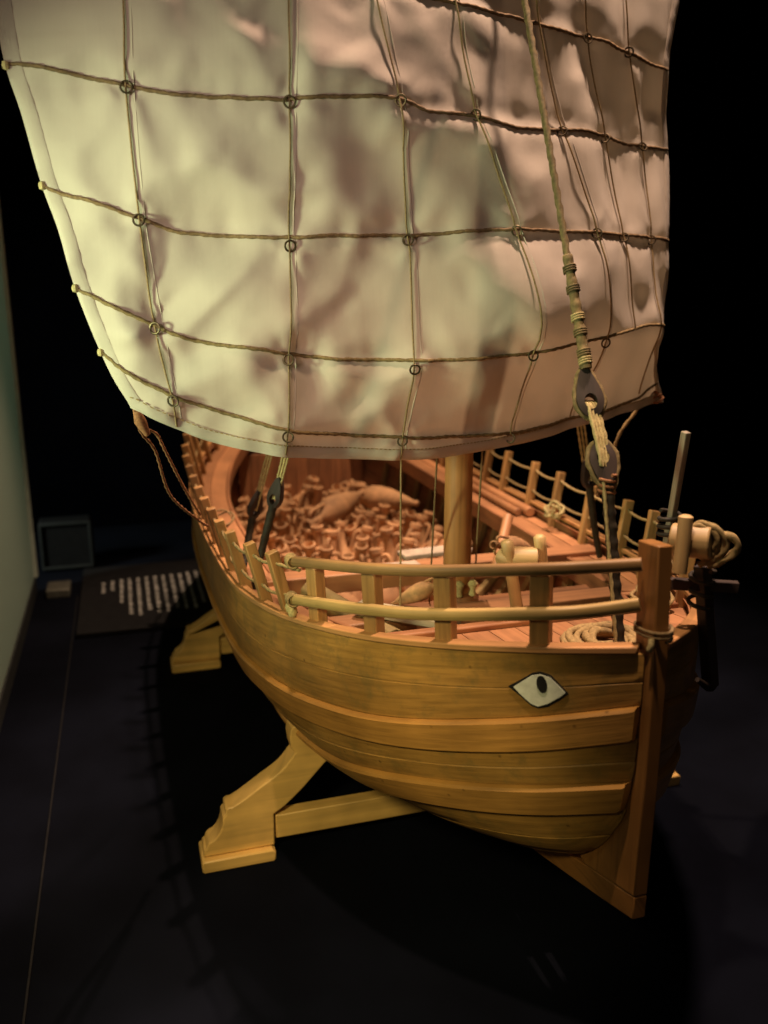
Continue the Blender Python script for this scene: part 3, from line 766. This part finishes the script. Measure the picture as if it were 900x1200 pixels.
place(b := deadeye_mesh(.94), D2, D2-D1, -.3); b.build("deadeye", M['darkwood'], fs)
for k in range(4):
    a = D1+Vector((.005, (k-1.5)*.0030, -.004)); c = D2+Vector((.006, (k-1.5)*.0030, -.002))
    rope([a+Vector((-.010, 0, .0)), a, a.lerp(c, .5)+Vector((.0015, 0, 0)), c, c+Vector((-.010, 0, 0))], .0019, "lanyard", M['ropep'], fs, 7, 2)
b = MB(); p0 = D2+(D2-D1)*.30
b.tube([p0.lerp(foot, i/40) for i in range(41)], .0052, 10, taper=lambda q: 1+.12*math.sin(q*70)+.25*(1-q)*.4); b.build("strop", M['tar'], fs, smooth=80)
rope([p0+Vector((.004, -.0058, 0)), foot+Vector((.004, -.0058, 0))], .0016, "strop_cord", M['ropep'], fs, 6, 2)
b = MB(); pts = [p0+Vector((.0075*math.cos(k*.6), .0075*math.sin(k*.6), .006-k*.0005)) for k in range(40)]; b.tube(pts, .0016, 5); b.build("seizing", M['ropered'], fs, smooth=80)

def shroud(base, tie, de, top_to, side, label, lean):
    t_ = thing("shroud", label, "rope rigging", tuple(base), "shrouds at the ship's sides")
    base = Vector(base); de = Vector(de); up = (Vector(top_to)-de).normalized(); d2 = de+up*.135
    place(b := deadeye_mesh(.85), de, up, lean); b.build("deadeye", M['darkwood'], t_)
    place(b := deadeye_mesh(.85), d2, -up, lean); b.build("deadeye", M['darkwood'], t_)
    for k in range(3):
        o = Vector((.004*(k-1), .002*(k-1), 0)); rope([de+o-up*.004, de.lerp(d2, .5)+o*1.3, d2+o+up*.004], .0014, "lanyard", M['ropep'], t_, 6, 2)
    b = MB(); q0 = de-up*.012; b.tube(smooth_path([q0, q0.lerp(base, .5)+Vector((-.003, 0, 0)), base], 10), .0052, 9, taper=lambda q: 1.1-.3*q+.08*math.sin(q*50)); b.build("strop", M['tar'], t_, smooth=80)
    rope([d2+up*.022, Vector(top_to)], .0026, "shroud_rope", M['tar'], t_, 7, 3, .014, .006)
    return t_
shroud((-.160, -.252, .318), 0, (-.200, -.226, .400), masthead, -1, "dark starboard shroud nearest the stern, with loose pale lanyards", .5)
shroud((-.075, -.250, .325), 0, (-.088, -.216, .440), masthead, -1, "dark starboard shroud nearest the bow, deadeye tilted over the jars", -.9)
shroud((-.078, .246, .322), 0, (-.068, .214, .442), masthead, 1, "dark port shroud behind the sail corner and the forestay deadeyes", .2)
# falls of the brails hanging from the foot of the sail to the deck
for (a, c, lab) in (((.088, -.108, .518), (.075, -.104, .262), "thin cord hanging from the sail foot, leftmost of the three by the mast"),
                    ((.040, -.048, .518), (-.03, -.030, .300), "thin cord hanging from the sail just left of the mast"),
                    ((.045, .006, .518), (-.03, .032, .300), "thin cord hanging from the sail just right of the mast")):
    b = MB(); b.tube(sag(a, c, -.001, 12), .00125, 6); tag(b.build("brail_fall", M['brail'], None, smooth=80), lab, "cord", "brail cords hanging to the deck")
for (a, c, lab) in (((-.10, -.205, .480), (-.075, -.225, .42), ""),):
    pass
# sheets at the two clews
cl = thing("sheet_rope", "reddish sheet rope looping from the lower left corner of the sail", "rope", (.09, -.38, .55))
c0 = Vector((sx(-.380, .580), -.380, .578))
rope(smooth_path([c0, (.085, -.378, .560), (.075, -.374, .549), (.05, -.362, .527), (0, -.348, .470), (-.06, -.316, .425), (-.10, -.300, .405)], 10), .0016, "rope_strand", M['ropered'], cl, 6, 2)
rope(smooth_path([(.085, -.376, .556), (.078, -.362, .551), (.06, -.353, .530), (0, -.333, .478), (-.06, -.312, .430)], 10), .0016, "rope_strand", M['ropered'], cl, 6, 2)
b = MB(); b.tube([c0+Vector((-.002, 0, .002)), c0+Vector((-.006, .004, -.012)), c0+Vector((-.012, .010, -.026))], .0042, 8, taper=lambda q: .6+.8*math.sin(q*3)); b.build("knot", M['ropered'], cl, smooth=80)
c1 = Vector((sx(.318, .548), .318, .545))
rope(smooth_path([c1, (-.08, .297, .538), (-.08, .288, .526), (-.081, .268, .500), (-.082, .260, .470), (-.08, .262, .43), (-.085, .266, .35)], 10), .0024, "sheet_rope", M['rope'], None, 6, 2)
tag(bpy.data.objects[[o.name for o in col.objects if o.name.startswith("sheet_rope") and o.type == 'MESH'][-1]], "brown sheet rope dropping from the lower right corner of the sail", "rope")
b = MB()
for k in range(5):
    a0 = c1+Vector((.004, -.004*k, .004*k)); b.tube([a0+Vector((.006*math.cos(a), .006*math.sin(a), .004*math.sin(a+k))) for a in [2*math.pi*i/12 for i in range(13)]], .0016, 5)
b.build("clew_lashing", M['ropered'], sail, smooth=80)

# ------------------------------------------------------------------ cargo of jars
body = MB(); body.lathe([(0, 0), (.006, .001), (.0075, .006), (.006, .014), (.010, .024), (.018, .048), (.0255, .080), (.0285, .104), (.0275, .122), (.020, .140), (.0100, .152), (.0078, .166), (.0080, .186), (.0108, .189), (.0110, .196), (.0085, .198), (.0060, .190), (.0055, .165), (0, .160)], 14)
body_me = body.mesh("jar_body", M['clay'])
hm = []
for s in (-1, 1):
    b = MB(); b.tube(smooth_path([(s*.0080, 0, .182), (s*.016, 0, .185), (s*.0215, 0, .179), (s*.0222, 0, .163), (s*.0215, 0, .134)], 4), .0034, 7); hm.append(b.mesh("jar_handle", M['clay']))
def jar(loc, rot, label, group, scale=1.0, bm_=None, hd=None):
    t_ = thing("amphora", label, "amphora", loc, group); t_.rotation_euler = rot; t_.scale = (scale,)*3
    o = bpy.data.objects.new("jar_body", bm_ or body_me); col.objects.link(o); o.parent = t_
    for h_ in (hd or hm):
        o = bpy.data.objects.new("jar_handle", h_); col.objects.link(o); o.parent = t_
    return t_
rj = random.Random(11)
LAB = "small orange clay amphora with two handles standing packed in the ship's hold"
LABF = "small orange clay amphora in the front row of the packed jars, nearest the cross beam"
GRP = "clay amphoras packed upright in the hold"
def squat(me, name):          # the packed jars are a shorter kind
    me2 = me.copy(); me2.name = name
    for v in me2.vertices: v.co.z = v.co.z*.55 if v.co.z < .122 else v.co.z-.0549
    return me2
body2 = squat(body_me, "short_jar_body"); hm2 = [squat(h_, "short_jar_handle") for h_ in hm]
clip = lambda v, a: max(-a, min(a, v))
x = -.41; row = 0
while x > -.965:
    lim = min(.205, bx_(x)-.068); n = int(2*lim/.058)
    for k in range(n+1):
        y = -lim+2*lim*(k+(.5 if row % 2 else 0))/(n+.5)
        if abs(y) > lim: continue
        back = (-.41-x)/.55; sc = rj.uniform(1.02, 1.16)
        rx, ry = -.42*y/lim+clip(rj.gauss(0, .20), .36), clip(rj.gauss(.12, .30), .55); rz = rj.uniform(0, 6.28)
        mt = Matrix.Rotation(ry, 3, 'Y') @ Matrix.Rotation(rx, 3, 'X') @ Matrix.Rotation(rz, 3, 'Z')
        t3 = mt @ Vector((0, 0, .143*sc))
        zt = .236+.012*back+.014*math.cos(y/lim*1.4)+rj.uniform(-.030, .022)-(.02 if row == 0 else 0)
        jar((x+rj.uniform(-.008, .008)-t3.x*.5, y*.96+rj.uniform(-.006, .006)-t3.y, max(.108, zt-t3.z)), mt.to_euler(), LABF if row == 0 else LAB,
            "clay amphoras of the front row in the hold" if row == 0 else GRP, sc, body2, hm2)
    x -= .050; row += 1
def lying(a, c, label, scale=1.0):
    """rim at a, toe at c"""
    a = Vector(a); c = Vector(c); d = (a-c).normalized(); q = d.to_track_quat('Z', 'X')
    return jar(tuple(c), q.to_euler(), label, None, scale)
lying((-.615, -.065, .258), (-.745, .080, .284), "large clay amphora lying on its side on top of the packed jars", 1.02)
lying((-.82, .10, .258), (-.70, .19, .262), "clay amphora lying with its round belly up at the right of the jar pile", 1.0)
lying((-.72, -.15, .248), (-.86, -.05, .248), "clay amphora tipped over at the back left of the jar pile", .95)
lying((.005, -.030, .337), (-.035, -.080, .300), "small clay jar leaning beside the foot of the mast", .42)
lying((-.075, .095, .352), (-.115, .160, .330), "orange clay jar lying on its side right of the mast", .55)

# ------------------------------------------------------------------ loose gear on the decks
def spar(name, a, c, r, mat, label, cat="spar"):
    b = MB(); a = Vector(a); c = Vector(c); b.tube([a.lerp(c, i/10) for i in range(11)], r, 10); return tag(b.build(name, mat, None, .001, 50), label, cat)
spar("spare_spar", (-.70, .272, .327), (-.33, .262, .327), .0085, M['deck'], "long round spar lying on the right side deck by the posts")
spar("spare_spar", (-.62, .253, .3245), (-.345, .2465, .3245), .0065, M['deck'], "thinner round spar beside the long one on the right side deck")
spar("wooden_log", (-.07, -.178, .316), (.12, -.125, .316), .015, M['frame'], "dark brown log lying inside the bow rail on the left", "log")
b = MB(); b.bar((.055, -.150, .337), (.14, -.060, .337), .026, .010); tag(b.build("grey_plank", M['greywood'], None, .0015), "flat grey plank lying across the deck behind the lower rail", "plank")
b = MB(); b.bar((-.18, -.02, .318), (-.19, .09, .318), .030, .008); tag(b.build("pale_slab", M['pale'], None, .002), "pale slab lying on the beam to the left of the mast", "slab")
b = MB(); b.bar((-.093, -.075, .330), (-.095, -.022, .330), .024, .008); tag(b.build("pale_slab", M['pale'], None, .002), "small pale slab in front of the jars nearer the bow", "slab")
spar("wooden_peg", (-.06, .075, .318), (-.15, .135, .372), .0075, M['deck'], "short orange peg slanting upward just right of the mast", "peg")
def coil(c, r0, r1, turns, rr_, name, mat, label, tilt=(0, 0, 0), lift=.0, seed=1):
    q = random.Random(seed); pts = []; N = turns*26
    for i in range(N+1):
        a = 2*math.pi*i/26; f_ = i/N; r_ = r0+(r1-r0)*f_+.0015*math.sin(a*2.3+seed)
        p = Vector((r_*math.cos(a), r_*math.sin(a), lift*math.sin(a*1.37)*.5+lift*f_+.0012*math.sin(a*3.1)))
        p.rotate(__import__('mathutils').Euler(tilt)); pts.append(Vector(c)+p)
    b = MB(); b.tube(resample(pts, rr_*1.5), rr_, 7, 2, rr_*7); return tag(b.build(name, mat, None, smooth=80), label, "rope coil")
coil((.285, .035, .3605), .046, .012, 5, .0040, "rope_coil", M['rope'], "flat brown rope coil lying on the orange foredeck by the stem", (0, .05, 0), .006, 2)
sh = lambda P: [Vector((.352, .062, .478))+(Vector(p)-Vector((.352, .062, .480)))*.72 for p in P]
b = MB(); pts = smooth_path(sh([(.350, .062, .480), (.360, .070, .500), (.370, .082, .497), (.374, .090, .482), (.366, .086, .462), (.362, .080, .466), (.372, .092, .490), (.382, .104, .490), (.386, .110, .478), (.378, .100, .462), (.366, .086, .452)]), 10)
b.tube(resample(pts, .002), .0032, 9, 2, .016)
pts = smooth_path(sh([(.352, .066, .482), (.360, .074, .503), (.371, .086, .500), (.378, .098, .486), (.374, .094, .466), (.360, .078, .452)]), 10)
b.tube(resample(pts, .002), .0032, 9, 2, .016)
tag(b.build("rope_coil", M['coil'], None, smooth=80), "pale thick rope coil hanging in loops beside the stem head", "rope coil")
coil((-.245, .262, .345), .016, .010, 3, .0020, "rope_coil", M['ropep'], "thin pale rope bight looped on the right side deck", (.5, .4, 0), .012, 4)
coil((-.30, -.262, .358), .020, .016, 2, .0013, "rope_coil", M['rope'], "thin brown cord looped over the left side deck", (.4, .5, 0), .008, 5)
coil((.185, .150, .360), .022, .012, 3, .0022, "rope_coil", M['rope'], "thin brown rope heap on the beam below the forestay", (.1, .3, 0), .010, 6)
an = thing("anchor", "dark wooden anchor hanging outside the right side of the bow", "anchor", (.36, .115, .40))
b = MB(); b.bar((.352, .082, .455), (.346, .108, .335), .011, .011); b.build("shank", M['darkwood'], an, .001)
b = MB(); b.tube(smooth_path([(.362, .080, .352), (.353, .097, .340), (.346, .108, .335), (.338, .116, .340), (.330, .120, .352)], 6), .0055, 8, taper=lambda q: 1-.6*abs(2*q-1)); b.build("arms", M['darkwood'], an, smooth=60)
b = MB(); b.bar((.364, .112, .436), (.336, .058, .436), .008, .010); b.build("stock", M['darkwood'], an, .001)
b = MB(); pts = [(.352+.010*math.cos(k*.5), .083+.010*math.sin(k*.5), .452-k*.0009) for k in range(44)]; b.tube(pts, .0020, 6); b.build("lashing", M['tar'], an, smooth=80)
b = MB(); pts = []
for k in range(34):
    a = k*.42; pts.append((.405+.0175*math.cos(a), -.0004+.0125*math.sin(a), .421+.0005*k/2))
b.tube(pts, .0015, 6); b.build("stem_lashing", M['brail'], ship, smooth=80)
b = MB(); b.tube([(.419, -.0115, .424), (.421, -.0125, .420), (.419, -.0125, .415)], .0026, 7); b.build("lashing_knot", M['ropep'], ship, smooth=80)

# ------------------------------------------------------------------ display stands
def stand(x, label, yoke_r=None):
    t_ = thing("display_stand", label, "display stand", (x, 0, 0), "display stands under the ship")
    th = .026
    b = MB(); b.prism([(-.245, .022), (.245, .022), (.245, .0545), (-.245, .0545)], 'x', x-.0095, x+.0095); b.build("crossbar", M['stand'], t_, .0015)
    touch = lambda y: y
    for s in (-1, 1):
        b = MB(); b.prism([(s*q[0], q[1]) for q in ((.3365, 0), (.250, 0), (.248, .003), (.248, .013), (.252, .0165), (.3365, .0165), (.3385, .014), (.3385, .003))], 'x', x-.024, x+.024)
        ft = b.build("foot_pad", M['stand'], t_, .0018)
        b = MB(); out = [(.335, .017), (.335, .026), (.3315, .028), (.3295, .034)]
        out += [(.330-.020*math.sin(a), .036+.030*(1-math.cos(a))) for a in [R(10+i*16) for i in range(6)]]
        out += [(.3065, .070), (.3065, .0775), (.302, .0795)]
        arm = smooth_path([(0, .298, .0795), (0, .2845, .0870), (0, .2631, .1010), (0, .2364, .1188), (0, .2190, .1395)], 5)
        out += [(p.y, p.z) for p in arm]
        out += [(.2235, .146), (.2250, .160), (.2230, .172), (.2170, .178), (.2100, .178)]
        for i in range(9):
            y = .208-.0115*i; zz = zs(x)
            while hy(x, zz) > y and zz > zr(x): zz -= .001
            out.append((y, min(.178, zz-.003)))
        zl = out[-1][1]
        out += [(.114, zl-.004), (.1164, min(.1051, zl-.008)), (.1388, min(.1102, zl-.004)), (.1609, .1176), (.178, .1225)]
        inn = smooth_path([(0, .1816, .1200), (0, .1995, .1010), (0, .2120, .0880), (0, .2325, .0700), (0, .2475, .0600)], 5)
        out += [(p.y, p.z) for p in inn]
        out += [(.2475, .0555), (.2475, .017)]
        b.prism([(s*q[0], q[1]) for q in out], 'x', x-.015, x+.015); b.build("cradle_arm", M['stand'], t_, .0018, 35)
    return t_
stand(0, "pale pine display stand with curved arms under the front of the ship")
stand(-.6, "pale pine display stand further back near the text plaque")
